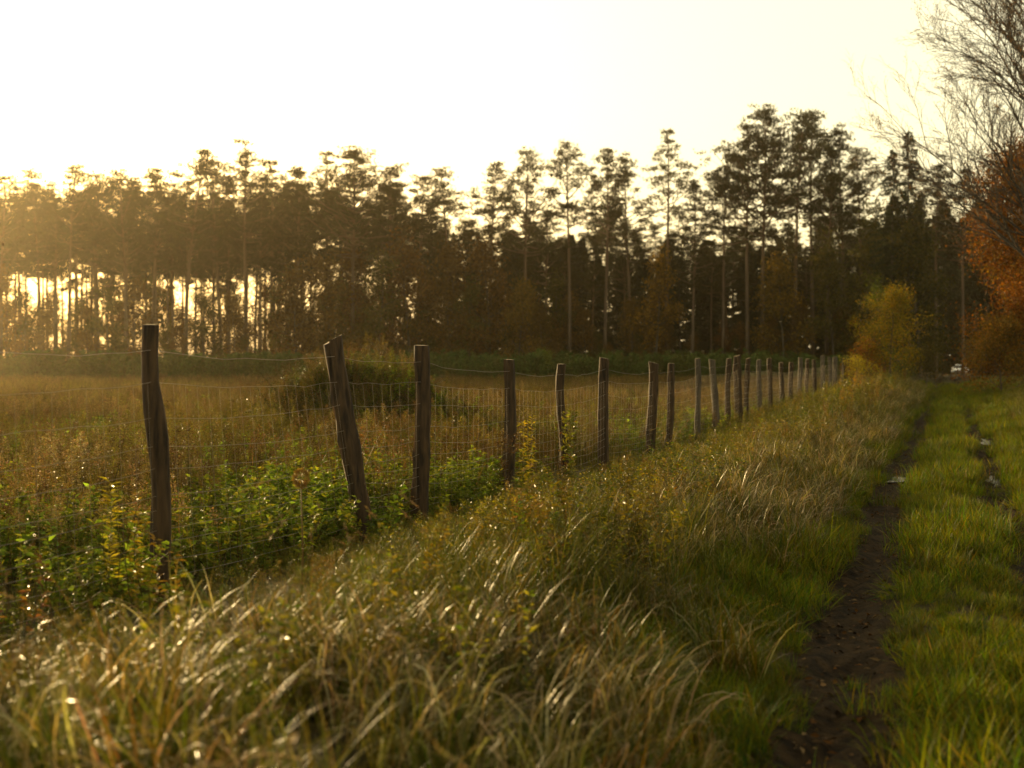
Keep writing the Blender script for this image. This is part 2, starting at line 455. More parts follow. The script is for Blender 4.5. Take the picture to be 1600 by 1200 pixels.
# herbs with leafy stems
def herb(r, nst, H, leafL, leafW, cols, spread=0.22, dens=60, plume=None, lean=0.14):
    mb = MB()
    for s in range(nst):
        h = r.uniform(*H); a = r.uniform(0, 2 * PI); q = spread * math.sqrt(r.random())
        b0 = np.array([q * math.cos(a), q * math.sin(a), 0]); ln = np.array([r.normal(0, lean), r.normal(0, lean), 1.0])
        t = np.linspace(0, 1, 5)
        pts = b0 + ln[None] * (t * h)[:, None] + np.array([1, 0.4, 0]) * (0.05 * np.sin(t * 4 + a))[:, None]
        tube(mb, pts, 0.004 * (1.2 - t * 0.8), 3, (0.10, 0.075, 0.03), cap=False)
        n = int(dens * h); f = r.uniform(0.12, 1.0, n)
        pos = b0 + ln[None] * (f * h)[:, None]
        az = r.uniform(0, 2 * PI, n)
        d = np.stack([np.cos(az), np.sin(az), r.uniform(-0.2, 0.8, n)], -1)
        ci = r.choice(len(cols), n); col = np.array(cols)[ci]
        leafset(mb, r, pos, d, (leafL[0], leafL[1]), leafW, col, 0.25)
        if plume is not None:
            n = 90; f = r.uniform(0.72, 1.03, n); az = r.uniform(0, 2 * PI, n)
            d = np.stack([np.cos(az), np.sin(az), r.uniform(0.2, 1.2, n)], -1)
            pos = b0 + ln[None] * (f * h)[:, None] + d * (0.09 * (1.06 - f) / 0.3 * r.random(n))[:, None]
            leafset(mb, r, pos, d, (0.012, 0.03), (0.008, 0.016), plume, 0.25)
    return mb
herbs = []
for k in range(6):
    r = np.random.default_rng(220 + k)
    herbs.append(proto('verge_herb', herb(r, 6, (0.35, 0.85), (0.03, 0.075), (0.010, 0.024),
        [[YGREEN, (0.17, 0.145, 0.014), GREEN], [OCHRE, (0.15, 0.09, 0.02), YGREEN], [GREEN, YGREEN, DGREEN]][k % 3],
        plume=[None, (0.17, 0.13, 0.03), None][k % 3] if k > 2 else None), M_HERB))
leafy = []
for k in range(6):
    r = np.random.default_rng(260 + k); mb = herb(r, 12, (0.25, 0.6), (0.035, 0.08), (0.02, 0.042),
        [[(0.15, 0.21, 0.025), (0.19, 0.22, 0.03), (0.09, 0.13, 0.015)], [(0.09, 0.13, 0.015), (0.14, 0.2, 0.025), (0.2, 0.19, 0.02)]][k % 2], spread=0.4, dens=110, lean=0.2)
    leafy.append(proto('leafy_weed_clump', mb, M_WEED))
stalks = []
for k in range(6):
    r = np.random.default_rng(300 + k)
    mb = herb(r, 9, (0.5, 1.05), (0.025, 0.06), (0.008, 0.018),
        [[(0.15, 0.09, 0.03), (0.17, 0.11, 0.035), YGREEN], [(0.13, 0.09, 0.03), (0.11, 0.065, 0.02), GREEN], [(0.12, 0.12, 0.02), YGREEN, STRAW2]][k % 3],
        spread=0.5, dens=45, plume=[(0.22, 0.155, 0.08), (0.14, 0.085, 0.035), (0.16, 0.13, 0.03)][k % 3], lean=0.10)
    blades(mb, r, 40, 0.5, (0.4, 0.9), (0.004, 0.008), (2, 20), (10, 60), [STRAW2, STRAW, (0.11, 0.10, 0.02)], [2, 1, 3], seg=3)
    stalks.append(proto('dry_meadow_stalks', mb, M_MEADOW))
bram = []
for k in range(3):
    r = np.random.default_rng(380 + k)
    bram.append(proto('bramble_trailers', herb(r, 16, (0.25, 0.6), (0.03, 0.06), (0.02, 0.035), [[DGREEN, (0.06, 0.05, 0.012), GREEN], [(0.09, 0.06, 0.02), DGREEN, (0.07, 0.045, 0.015)], [(0.12, 0.09, 0.03), DGREEN, (0.05, 0.05, 0.012)]][k], spread=0.4, dens=80, lean=0.75), M_HERB))
thick = []
for k in range(5):
    r = np.random.default_rng(340 + k); mb = MB()
    for s in range(14):
        a = r.uniform(0, 2 * PI); q = 0.9 * math.sqrt(r.random()); h = r.uniform(1.3, 2.7)
        n = 120; f = r.uniform(0.05, 1.0, n); az = r.uniform(0, 2 * PI, n); rad = 0.55 * (1.05 - f)
        pos = np.stack([q * math.cos(a) + np.cos(az) * rad * r.random(n), q * math.sin(a) + np.sin(az) * rad * r.random(n), f * h], -1)
        d = np.stack([np.cos(az), np.sin(az), r.uniform(0.2, 1.4, n)], -1)
        leafset(mb, r, pos, d, (0.18, 0.4), (0.05, 0.09), [(0.07, 0.105, 0.022), (0.09, 0.12, 0.026), (0.08, 0.09, 0.02)][s % 3], 0.25)
    thick.append(proto('thicket_shrub', mb, M_NEEDLE))

def scatter(name, protos, pts, rot, scl, idx, label, cat):
    coll = bpy.data.collections.new(name + '_kinds')
    for p in dict.fromkeys(protos): coll.objects.link(p)
    names = sorted(dict.fromkeys(p.name for p in protos))          # Collection Info hands its children out by name
    idx = np.array([names.index(p.name) for p in protos])[np.asarray(idx)]
    me = bpy.data.meshes.new(name); me.vertices.add(len(pts)); me.vertices.foreach_set('co', np.asarray(pts, np.float32).ravel())
    a = me.attributes.new('rot', 'FLOAT_VECTOR', 'POINT'); a.data.foreach_set('vector', np.asarray(rot, np.float32).ravel())
    a = me.attributes.new('scl', 'FLOAT', 'POINT'); a.data.foreach_set('value', np.asarray(scl, np.float32))
    a = me.attributes.new('idx', 'INT', 'POINT'); a.data.foreach_set('value', np.asarray(idx, np.int32))
    me.update()
    o = link(name, me); tag(o, label, cat, kind='stuff')
    ng = bpy.data.node_groups.new(name, 'GeometryNodeTree')
    ng.interface.new_socket('Geometry', in_out='INPUT', socket_type='NodeSocketGeometry')
    ng.interface.new_socket('Geometry', in_out='OUTPUT', socket_type='NodeSocketGeometry')
    gi = ng.nodes.new('NodeGroupInput'); go = ng.nodes.new('NodeGroupOutput')
    ci = ng.nodes.new('GeometryNodeCollectionInfo'); ci.inputs[0].default_value = coll
    ci.inputs[1].default_value = True; ci.inputs[2].default_value = True
    ip = ng.nodes.new('GeometryNodeInstanceOnPoints'); ip.inputs['Pick Instance'].default_value = True
    def attr(nm, t):
        n = ng.nodes.new('GeometryNodeInputNamedAttribute'); n.data_type = t; n.inputs[0].default_value = nm; return n
    L = ng.links.new
    L(gi.outputs[0], ip.inputs['Points']); L(ci.outputs[0], ip.inputs['Instance'])
    L(attr('idx', 'INT').outputs[0], ip.inputs['Instance Index'])
    er = ng.nodes.new('FunctionNodeEulerToRotation')
    L(attr('rot', 'FLOAT_VECTOR').outputs[0], er.inputs[0]); L(er.outputs[0], ip.inputs['Rotation'])
    L(attr('scl', 'FLOAT').outputs[0], ip.inputs['Scale'])
    L(ip.outputs[0], go.inputs[0])
    mo = o.modifiers.new('scatter', 'NODES'); mo.node_group = ng
    return o

def area(plo, phi, ylo, yhi, dens, seed, side=0.50, margin=2.0):
    """random points between two offsets from the track, thinned by dens(p, X, Y) per square metre"""
    r = np.random.default_rng(seed)
    out = []
    y = ylo
    while y < yhi:
        y2 = min(yhi, y * 1.25 + 0.5)
        xl = -side * y2 - margin; xr = side * y2 + margin
        lo = max(xl, SL * y + plo / CN - 1); hi = min(xr, SL * y2 + phi / CN + 1)
        if hi > lo:
            dm = dens[1] if isinstance(dens, tuple) else None
            mx = 60.0 if dm is None else dm(y)
            n = r.poisson((hi - lo) * (y2 - y) * mx)
            X = r.uniform(lo, hi, n); Y = r.uniform(y, y2, n); p = pval(X, Y)
            keep = (p > plo) & (p < phi) & (np.abs(X) < side * Y + margin)
            f = dens[0](p, X, Y)
            keep &= r.random(n) < f
            out.append(np.stack([X[keep], Y[keep]], -1))
        y = y2
    P = np.concatenate(out)
    return np.column_stack([P, height(P[:, 0], P[:, 1]) - 0.01])

def patch(X, Y, s=1.0, o=0.0):
    return 0.5 + 0.25 * (np.sin(X * 1.3 * s + o) * np.cos(Y * 0.9 * s + 2 * o) + np.sin(X * 0.5 * s - Y * 0.7 * s + o) + 0.6 * np.sin(X * 2.9 * s + Y * 2.1 * s))

def rots(r, n, z=None, tilt=0.12):
    z = r.uniform(0, 2 * PI, n) if z is None else z
    return np.stack([r.normal(0, tilt, n), r.normal(0, tilt, n), z], -1)

def lay(name, protos, P, smin, smax, seed, label, cat, z=None, tilt=0.12, far=None, hp=None, kind=None):
    r = np.random.default_rng(seed); n = len(P)
    s = r.uniform(smin, smax, n)
    if far is not None: s = s * far(P[:, 1])
    if hp is not None: s = s * hp(pval(P[:, 0], P[:, 1]), P[:, 1])
    zz = None if z is None else z[0] + z[1] * r.standard_normal(n)
    ix = r.integers(0, len(protos), n)
    if kind is not None:
        k3 = np.clip((kind(P[:, 0], P[:, 1]) - 0.15) / 0.7 * 3, 0, 2.99).astype(int)
        ix = np.where(r.random(n) < 0.75, k3 + 3 * r.integers(0, len(protos) // 3, n), ix)
    return scatter(name, protos, P, rots(r, n, zz, tilt), s, ix, label, cat)

fall = lambda near: (lambda y: near * min(1.0, max(0.16, 9.0 / max(y, 1))))
low = lambda p, Y: 0.42 + 0.58 * sstep(-3.9, -2.6, p) + 0.55 * sstep(16, 40, Y)
# dry grass on the bank along the left rut
def f_dry(p, X, Y):
    core = sstep(-1.05, -1.3, p) * (1 - sstep(-2.1, -2.7, p))
    near = 0.75 * (1 - sstep(5.4, 6.8, Y)) * sstep(-1.05, -1.3, p) * (1 - sstep(-3.6, -4.3, p))
    core = core * (1 + 0.9 * sstep(11, 16, Y))
    return np.clip(np.maximum(core, near) * (0.04 + 0.35 * sstep(11, 16, Y) + 1.15 * sstep(0.40, 0.66, patch(X, Y, 1.5, 0.5))), 0, 1)
P = area(-4.8, -1.0, 2.2, 75, (f_dry, fall(33)), 1)
lay('dry_grass', dry, P, 0.45, 0.95, 2, 'tall straw coloured grass arching over the bank beside the wheel rut', 'grass', tilt=0.22, kind=lambda X, Y: 0.10 + 0.95 * patch(X, Y, 1.7, 0.9) + 0.25 * sstep(11, 16, Y),
    far=lambda y: 1 + 0.004 * y)
# green yellow grass between bank and fence
def f_verge(p, X, Y):
    return np.clip(0.85 * sstep(-1.6, -2.6, p) * (0.1 + 1.1 * patch(X, Y, 1.2, 2.0)) + 0.12, 0, 1) * sstep(-1.0, -1.25, p) * (0.55 + 0.45 * sstep(6, 8, Y))
P = area(-6.6, -1.0, 2.4, 75, (f_verge, fall(26)), 3)
lay('verge_grass', verge, P, 0.45, 0.85, 4, 'green and yellow grass on the verge between fence and dry bank', 'grass', tilt=0.15, hp=low)
def f_herb(p, X, Y): return (0.6 + 0.4 * sstep(6.5, 9, Y)) * sstep(-1.5, -2.4, p) * np.clip(0.05 + 1.3 * patch(X, Y, 1.1, 4.0), 0, 1)
P = area(-5.3, -1.8, 4.5, 75, (f_herb, fall(30)), 5)
lay('verge_herbs', herbs, P, 0.4, 0.8, 6, 'yellowing leafy herbs along the near side of the fence', 'herbs', tilt=0.14, kind=lambda X, Y: patch(X, Y, 0.9, 2.3), hp=low)
# short grass on the track
def f_lawn(p, X, Y):
    wob = 0.06 * np.sin(Y * 0.9) + 0.05 * np.sin(Y * 0.37 + 1)
    q = np.abs(p + wob)
    rut = np.exp(-((q - 0.66) / np.where(p < 0, 0.33, 0.26)) ** 4) * np.where(p < 0, 1.0, 0.7 + 0.6 * patch(X, Y, 0.8, 2.2))
    return np.clip(1 - 1.08 * rut, 0.02, 1) * np.clip(0.35 + 0.9 * patch(X, Y, 1.5, 1.0), 0, 1)
P = area(-1.75, 7.5, 3.0, 90, (f_lawn, fall(165)), 7)
lay('short_grass', lawn, P, 0.4, 1.0, 8, 'short green grass on the strip between the wheel ruts', 'grass', far=lambda y: 1 + 0.012 * y, tilt=0.3,
    hp=lambda p, Y: 0.45 + 1.1 * patch((p / CN + SL * Y), Y, 1.9, 0.7))
def f_right(p, X, Y): return sstep(1.5, 2.6, p) * np.clip(0.2 + 1.0 * patch(X, Y, 0.5, 3.0), 0, 1)
P = area(1.4, 14, 14, 110, (f_right, fall(22)), 9)
lay('right_verge_grass', verge + dry[:2], P, 0.6, 1.1, 10, 'tall yellowish grass on the far side of the track', 'grass', tilt=0.14)
# field beyond the fence
def f_leafy(p, X, Y): return (1 - 0.8 * sstep(28, 48, Y)) * np.clip(2.6 * (patch(X, Y, 0.7, 1.7) - 0.34), 0, 1) * sstep(-4.9, -5.4, p)
P = area(-60, -4.9, 7, 60, (f_leafy, lambda y: 13 * min(1, max(0.3, 14 / y))), 11)
lay('leafy_weeds', leafy, P, 0.3, 1.15, 12, 'green leafy weeds covering the field just beyond the fence', 'weeds', tilt=0.15)
def f_stalk(p, X, Y):
    near = sstep(9, 30, Y)
    m = np.hypot((X - MOUND[0]) / 2.3, (Y - MOUND[1]) / 2.0)
    return (0.25 + 0.75 * near) * np.clip(0.1 + 1.3 * patch(X, Y, 0.4, 0.3), 0, 1) * sstep(-5.0, -5.8, p) * (0.25 + 0.75 * sstep(0.8, 1.1, m))
P = area(-130, -5.0, 8, 130, (f_stalk, lambda y: 8.5 * min(1, max(0.22, 16 / y))), 13, margin=3)
lay('meadow_stalks', stalks, P, 0.35, 1.15, 14, 'brown dry stalks and seed heads filling the meadow up to the wood', 'meadow', tilt=0.1, kind=lambda X, Y: patch(X, Y, 0.33, 1.1), far=lambda y: 1 - 0.0022 * np.minimum(y, 120))
# grass on the mound
r = np.random.default_rng(15); n = 720
a = r.uniform(0, 2 * PI, n); q = np.sqrt(r.random(n)) * 1.55
X = MOUND[0] + 2.1 * q * np.cos(a); Y = MOUND[1] + 1.9 * q * np.sin(a)
P = np.column_stack([X, Y, height(X, Y) - 0.02])
lay('mound_growth', bram * 3 + verge[:2] + stalks[:3], P, 0.25, 0.95, 16, 'brambles and grass growing over the earth mound in the field', 'weeds', tilt=0.2)
# thicket in front of the wood
r = np.random.default_rng(17); n = 720
Y = r.uniform(116, 138, n); X = r.uniform(-66, 44, n)
k = pval(X, Y) < -4; X, Y = X[k], Y[k]
P = np.column_stack([X, Y, height(X, Y) - 0.05])
lay('green_thicket', thick, P, 0.6, 1.15, 18, 'low green thicket along the foot of the wood', 'thicket', tilt=0.06)

# fallen leaves and stones in the ruts
r = np.random.default_rng(19)
Pl = area(-1.1, 1.1, 4.0, 40, (lambda p, X, Y: np.exp(-((np.abs(p) - 0.68) / 0.3) ** 4) * 0.9 + 0.04, lambda y: 170 * min(1, max(0.1, 8 / y))), 20)
mb = MB(); n = len(Pl)
az = r.uniform(0, 2 * PI, n)
d = np.stack([np.cos(az), np.sin(az), 0.15 * r.standard_normal(n)], -1)
cols = np.array([(0.14, 0.08, 0.035), (0.09, 0.055, 0.03), (0.20, 0.13, 0.06), (0.17, 0.075, 0.02)])[r.integers(0, 4, n)]
leafset(mb, r, Pl + np.array([0, 0, 0.022]), d, (0.02, 0.06), (0.012, 0.035), cols * 0.42, 0.4)
tag(mb.build('leaf_litter', M_LITTER), 'brown fallen leaves lying in the muddy wheel ruts', 'leaves', kind='stuff')

# ------------------------------------------------------------------ trees
def pine(seed, H, zc, rad, flat=1.0, lean=(0, 0), needle=(0.042, 0.036, 0.009), gap=None, dens=1.0, thin=1.0):
    r = np.random.default_rng(seed); wood = MB(); fol = MB()
    t = np.linspace(0, 1, 12)
    ph = r.uniform(0, 6, 2)
    path = np.stack([lean[0] * t ** 2 + 0.18 * np.sin(t * 5 + ph[0]) * t, lean[1] * t ** 2 + 0.18 * np.sin(t * 4 + ph[1]) * t, t * H], -1)
    r0 = (0.0075 * H + 0.02) * thin
    tube(wood, path, r0 * (1 - t) ** 0.75 + 0.015 + 0.08 * np.exp(-t * 30), 7)
    def onpath(z): return np.array([np.interp(z, path[:, 2], path[:, 0]), np.interp(z, path[:, 2], path[:, 1]), z])
    nb = int((H - zc) * 5.6 * dens); rad = rad * 1.3
    az = r.uniform(0, 6.28); big = set(r.integers(0, max(2, nb // 2), 3).tolist())
    tuft_c = []; tuft_d = []
    for i in range(nb):
        u = (i + r.random()) / nb; z = zc + (H - zc) * 0.985 * u
        az += 2.4 + r.normal(0, 0.5)
        if gap is not None and r.random() < 0.75 and abs(u - gap[0]) < gap[1]: continue
        prof = (0.5 + 0.5 * math.sin(PI * min(1, 0.12 + u * 1.2))) * (1 - u ** 3.6) ** 0.75 + 0.10
        l = rad * prof * r.uniform(0.5, 1.2)
        el = R(r.uniform(-8, 22) + 48 * u * r.uniform(0.6, 1.2))
        if i in big: l = max(l, rad * 0.8) * 1.35; el = R(r.uniform(42, 62))
        b0 = onpath(z); dv = np.array([math.cos(az) * math.cos(el), math.sin(az) * math.cos(el), math.sin(el)])
        s = np.linspace(0, 1, 5)
        up = r.uniform(0.05, 0.28) * l
        pts = b0 + dv * (s * l)[:, None] + np.array([0, 0, 1]) * (up * s ** 2 - 0.06 * l * np.sin(s * PI))[:, None] + 0.05 * r.standard_normal((5, 3)) * s[:, None]
        tube(wood, pts, (0.012 + 0.014 * l) * (1 - 0.85 * s), 4, cap=False)
        npad = max(2, int(l * 1.9))
        for q in range(npad):
            f = r.uniform(0.42, 1.05); c = np.array([np.interp(f, s, pts[:, k]) for k in range(3)])
            if q: 
                off = r.normal(0, 0.30, 3) * np.array([1, 1, 0.45]) * (0.5 + l * 0.22); c = c + off
                if r.random() < 0.5: tube(wood, np.array([pts[2], c]), [0.012, 0.006], 3, cap=False)
            nt_ = r.integers(12, 20)
            o = r.normal(0, 1, (nt_, 3)) * np.array([0.30, 0.30, 0.10]) * flat
            tuft_c.append(c + o); tuft_d.append(np.tile(dv * 0.5 + np.array([0, 0, 0.6]), (nt_, 1)))
    # dead stubs below the crown
    for i in range(int(r.integers(6, 14))):
        z = r.uniform(0.4 * zc, zc); a = r.uniform(0, 6.28); l = r.uniform(0.5, 1.8)
        b0 = onpath(z); e = b0 + np.array([math.cos(a) * l, math.sin(a) * l, r.uniform(-0.3, 0.3)])
        tube(wood, np.array([b0, (b0 + e) / 2 + [0, 0, 0.08], e]), [0.025, 0.018, 0.006], 3, cap=False)
    tc = np.concatenate(tuft_c); td = np.concatenate(tuft_d)
    k = 10; n = len(tc)
    d = td[:, None] + r.standard_normal((n, k, 3)) * 0.75
    d /= np.linalg.norm(d, axis=2, keepdims=True) + 1e-9
    L = r.uniform(0.14, 0.32, (n, k, 1))
    sd = np.cross(d, r.standard_normal((n, k, 3))); sd /= np.linalg.norm(sd, axis=2, keepdims=True) + 1e-9
    base = tc[:, None] - d * 0.03
    V = np.stack([base + sd * 0.024, base - sd * 0.024, base + d * L], 2).reshape(-1, 3)
    T = np.arange(n * k * 3).reshape(-1, 3)
    col = np.repeat(jitter(needle, n, r, 0.2), k * 3, 0)
    fol.add(V, T, None, col)
    return wood.mesh('trunk', M_PINEBARK, True), fol.mesh('crown', M_NEEDLE), H

def spruce(seed, H, rad, needle=(0.026, 0.035, 0.012), zc=0.08, open_=1.0):
    r = np.random.default_rng(seed); wood = MB(); fol = MB()
    t = np.linspace(0, 1, 8)
    tube(wood, np.stack([0.1 * np.sin(t * 4), 0.1 * np.cos(t * 3), t * H], -1), (0.009 * H) * (1 - t) + 0.015, 6)
    z = zc * H; cs = []; ds = []
    while z < H * 0.985:
        u = z / H; l0 = rad * (1 - u) ** 0.8 * (0.95 if u > 0.2 else 0.7) + 0.12
        for i in range(int(r.integers(4, 7))):
            a = r.uniform(0, 6.28); l = l0 * r.uniform(0.6, 1.15)
            s = np.linspace(0, 1, 5)
            dv = np.array([math.cos(a), math.sin(a), 0])
            pts = np.array([0, 0, z]) + dv * (s * l)[:, None] + np.array([0, 0, 1]) * (l * (0.15 * s - 0.40 * s ** 1.6 + 0.12 * s ** 4))[:, None]
            tube(wood, pts, 0.02 * (1.1 - s), 3, cap=False)
            n = int(14 * l * open_) + 4
            f = r.uniform(0.1, 1.02, n)
            c = np.stack([np.interp(f, s, pts[:, k]) for k in range(3)], -1)
            side = np.array([-dv[1], dv[0], 0])
            c = c + side * (r.normal(0, 0.22, n) * (1.1 - f) * l * 0.6)[:, None] - np.array([0, 0, 1]) * (np.abs(r.normal(0, 0.12, n)))[:, None]
            cs.append(c); ds.append(np.tile(dv * 0.7 - np.array([0, 0, 0.5]), (n, 1)))
        z += r.uniform(0.32, 0.55) * (0.6 + 0.5 * (1 - u))
    tc = np.concatenate(cs); td = np.concatenate(ds); n = len(tc); k = 6
    d = td[:, None] + r.standard_normal((n, k, 3)) * 0.55
    d /= np.linalg.norm(d, axis=2, keepdims=True)
    L = r.uniform(0.16, 0.38, (n, k, 1)); sd = np.cross(d, r.standard_normal((n, k, 3))); sd /= np.linalg.norm(sd, axis=2, keepdims=True)
    V = np.stack([tc[:, None] + sd * 0.035, tc[:, None] - sd * 0.035, tc[:, None] + d * L], 2).reshape(-1, 3)
    fol.add(V, np.arange(n * k * 3).reshape(-1, 3), None, np.repeat(jitter(needle, n, r, 0.2), k * 3, 0))
    return wood.mesh('trunk', M_BARK, True), fol.mesh('crown', M_NEEDLE), H

def broadleaf(seed, H, rad, cols, leaves=6000, leaf=(0.10, 0.2), zc=0.25, r0=None, bark=None, up=0.6, levels=3, clump=0.35, crown=True, first=7, shape=None, wsides=5):
    """trunk, recursive limbs, leaves clustered round the twig ends"""
    r = np.random.default_rng(seed); wood = MB(); fol = MB(); tips = []
    r0 = r0 or 0.011 * H
    def grow(p0, d, L, rad_, lev):
        n = 5 if lev < 2 else 4
        s = np.linspace(0, 1, n); w = r.standard_normal((n, 3)) * 0.05 * L * s[:, None]
        pts = p0 + d * (s * L)[:, None] + w + np.array([0, 0, 1]) * (0.12 * L * s ** 2)[:, None]
        tube(wood, pts, rad_ * (1 - 0.7 * s), max(3, wsides - lev), cap=False)
        if lev >= levels:
            tips.append(pts[-1]); tips.append(pts[-2]); return
        for i in range(int(r.integers(3, 6))):
            f = r.uniform(0.35, 1.0)
            b = np.array([np.interp(f, s, pts[:, k]) for k in range(3)])
            nd = norm(d + r.standard_normal(3) * 0.65 + np.array([0, 0, up * 0.4]))
            grow(b, nd, L * r.uniform(0.4, 0.68), rad_ * (1 - 0.7 * f) * 0.7 + 0.002, lev + 1)
        tips.append(pts[-1])
    t = np.linspace(0, 1, 8)
    path = np.stack([0.03 * H * np.sin(t * 3 + seed), 0.03 * H * np.cos(t * 2.5 + seed), t * H * 0.93], -1); path -= path[0]
    tube(wood, path, r0 * (1 - 0.92 * t) + 0.3 * r0 * np.exp(-t * 20), 7)
    for i in range(first):
        u = (i + r.random()) / first; z = H * (zc + (0.9 - zc) * u)
        a = i * 2.4 + r.normal(0, 0.4); el = R(r.uniform(10, 40) + 35 * u)
        prof = (math.sin(PI * min(1, 0.2 + 0.8 * u)) * 0.6 + 0.4) * (1 - 0.5 * u) if shape is None else shape(u)
        b = np.array([np.interp(z, path[:, 2], path[:, k]) for k in range(3)])
        grow(b, np.array([math.cos(a) * math.cos(el), math.sin(a) * math.cos(el), math.sin(el)]), rad * prof * r.uniform(0.6, 0.95), r0 * 0.45 * (1 - 0.6 * u), 1)
    grow(path[-1], np.array([0, 0, 1.0]), H * 0.08, r0 * 0.12, 2)
    tips = np.array(tips)
    ti = r.integers(0, len(tips), leaves)
    pos = tips[ti] + r.normal(0, clump, (leaves, 3)) * np.array([1, 1, 0.8])
    pos[:, 2] = np.maximum(pos[:, 2], 0.1)
    d = r.standard_normal((leaves, 3)) + np.array([0, 0, -0.3])
    cc = np.array(cols)
    ctip = r.integers(0, len(cc), len(tips))
    ci = np.where(r.random(leaves) < 0.6, ctip[ti], r.integers(0, len(cc), leaves))
    leafset(fol, r, pos, d, leaf, (leaf[0] * 0.55, leaf[1] * 0.6), cc[ci], 0.25)
    return wood.mesh('trunk', bark or M_BARK, True), fol.mesh('crown', M_LEAF), H

def plant_tree(name, kit, label, cat, loc, H=None, rz=0.0, group=None, width=1.0):
    wood, fol, h0 = kit; s = (H / h0) if H else 1.0
    o = thing(name, label, cat, loc, rz, group)
    o.scale = (s * width, s * width, s)
    link('trunk', wood, o); link('crown', fol, o)
    return o

pines = [pine(500 + i, 23, [11.5, 13, 14.5, 12.5, 15, 13.5, 12, 14, 10.5, 13][i], [3.0, 2.6, 2.4, 3.3, 2.7, 2.9, 2.3, 3.1, 2.8, 2.5][i],
              lean=[(0.3, 0), (-0.5, 0.2), (0.9, 0), (0, 0.3), (-0.3, 0), (0.6, 0.2), (-0.8, 0), (0.2, 0), (0.4, 0), (-0.2, 0.1)][i],
              gap=[None, (0.35, 0.1), None, (0.5, 0.08), (0.3, 0.12), None, (0.6, 0.08), (0.25, 0.12), None, (0.45, 0.12)][i]) for i in range(10)]
flagpine = pine(560, 24, 13, 2.6, lean=(1.6, 0), gap=(0.5, 0.1))
openpine = pine(561, 26, 15.5, 2.1, dens=0.75, needle=(0.07, 0.065, 0.022))
widepine = pine(562, 25, 13, 3.9, dens=1.2)
pinegrp = 'pines along the front of the wood'
# (column, top row, distance, kit, label)
front = [
 (2, 276, 146, 0, 'dark pine cut by the left edge of the photo, beside a bright gap of sky'),
 (62, 270, 148, 1, 'pine just right of the bright sky gap at the far left'),
 (107, 260, 145, 2, 'narrow topped pine second beyond the bright gap at the left'),
 (150, 276, 150, 3, 'round dark pine crown low in the hazy row at the left'),
 (196, 272, 146, 4, 'flat topped hazy pine left of the nearest fence post'),
 (238, 268, 149, 5, 'pine rising straight behind the nearest fence post'),
 (290, 238, 145, 'flag', 'pine with a flag shaped top blown to one side, tallest near the nearest post'),
 (345, 250, 150, 6, 'thin pointed pine next to the flag shaped pine'),
 (384, 242, 146, 7, 'pine with high rounded top between the first two fence posts'),
 (425, 254, 152, 'open', 'thin see-through pine spire between two rounded pines'),
 (462, 264, 147, 8, 'broad low pine left of the leaning fence post'),
 (510, 240, 155, 'open', 'pale wispy pine spire above the leaning fence post'),
 (552, 237, 144, 'wide', 'broad many branched pine over the leaning fence post'),
 (612, 266, 146, 9, 'dark pine left of the third fence post'),
 (655, 276, 149, 0, 'low sloping pine behind the third fence post'),
 (702, 268, 146, 1, 'pine with flat shelf of branches right of the third fence post'),
 (765, 256, 145, 2, 'lone topped pine with a gap of sky on its left side'),
 (822, 240, 144, 3, 'open pine standing clear over the fourth fence post'),
 (890, 232, 145, 4, 'slim pine with clear sky gaps on both sides of its trunk'),
 (945, 238, 146, 5, 'dark rounded pine above the sixth fence post'),
 (985, 246, 149, 6, 'pine half hidden beside the tall pale topped pine'),
 (1042, 206, 147, 'open', 'tall pine with pale loose top left of the big pine group'),
 (1082, 286, 142, 8, 'low dark pine left of the big pine group'),
 (1130, 262, 144, 7, 'pine leaning out on the left of the big pine group'),
 (1168, 200, 143, 3, 'left trunk of the tallest pine group with a shelf like crown'),
 (1192, 174, 144, 'wide', 'tallest pine of all with wide layered crown'),
 (1240, 181, 145, 2, 'tall pine with thin top right of the tallest pine'),
 (1270, 179, 147, 9, 'tall slim pine tight beside another of equal height'),
 (1292, 230, 144, 8, 'dark pine under the pair of tall slim pines'),
 (1320, 202, 145, 6, 'last high pine before the dark spruces on the right'),
 (1345, 240, 150, 4, 'thin pine behind the last high pine'),
 (1462, 262, 140, 7, 'dark spreading pine between the spruces and the bare tree'),
 (1505, 268, 136, 3, 'dark pine behind the bare branches at the right'),
]
kits = {'flag': flagpine, 'open': openpine, 'wide': widepine}
for i, (px, ty, d, kit, lab) in enumerate(front):
    loc = at(px, d); top = EYE + (HOR - ty) / FPX * d
    plant_tree('pine_tree', kits.get(kit) or pines[kit], lab, 'pine', loc, top - loc.z, 0.0 if kit in ('flag',) else (i * 0.7) % 0.9 - 0.4, pinegrp, 1.22 if px < 720 else 0.98)
def where(px):
    for lim, w in [(120, 'at the hazy left edge'), (225, 'just left of the nearest fence post'), (330, 'just right of the nearest fence post'), (430, 'left of the grassy mound'),
                   (520, 'left of the leaning fence post'), (655, 'between the leaning post and the third post'), (800, 'between the third and fourth fence posts'),
                   (945, 'between the fourth and sixth fence posts'), (1060, 'around the tall pale topped pine'), (1150, 'left of the tallest pine group'),
                   (1240, 'under the tallest pine group'), (1340, 'above the far end of the fence'), (1470, 'above the round orange shrub')]:
        if px < lim: return w
    return 'right of the track behind the orange beech'
r = np.random.default_rng(31)
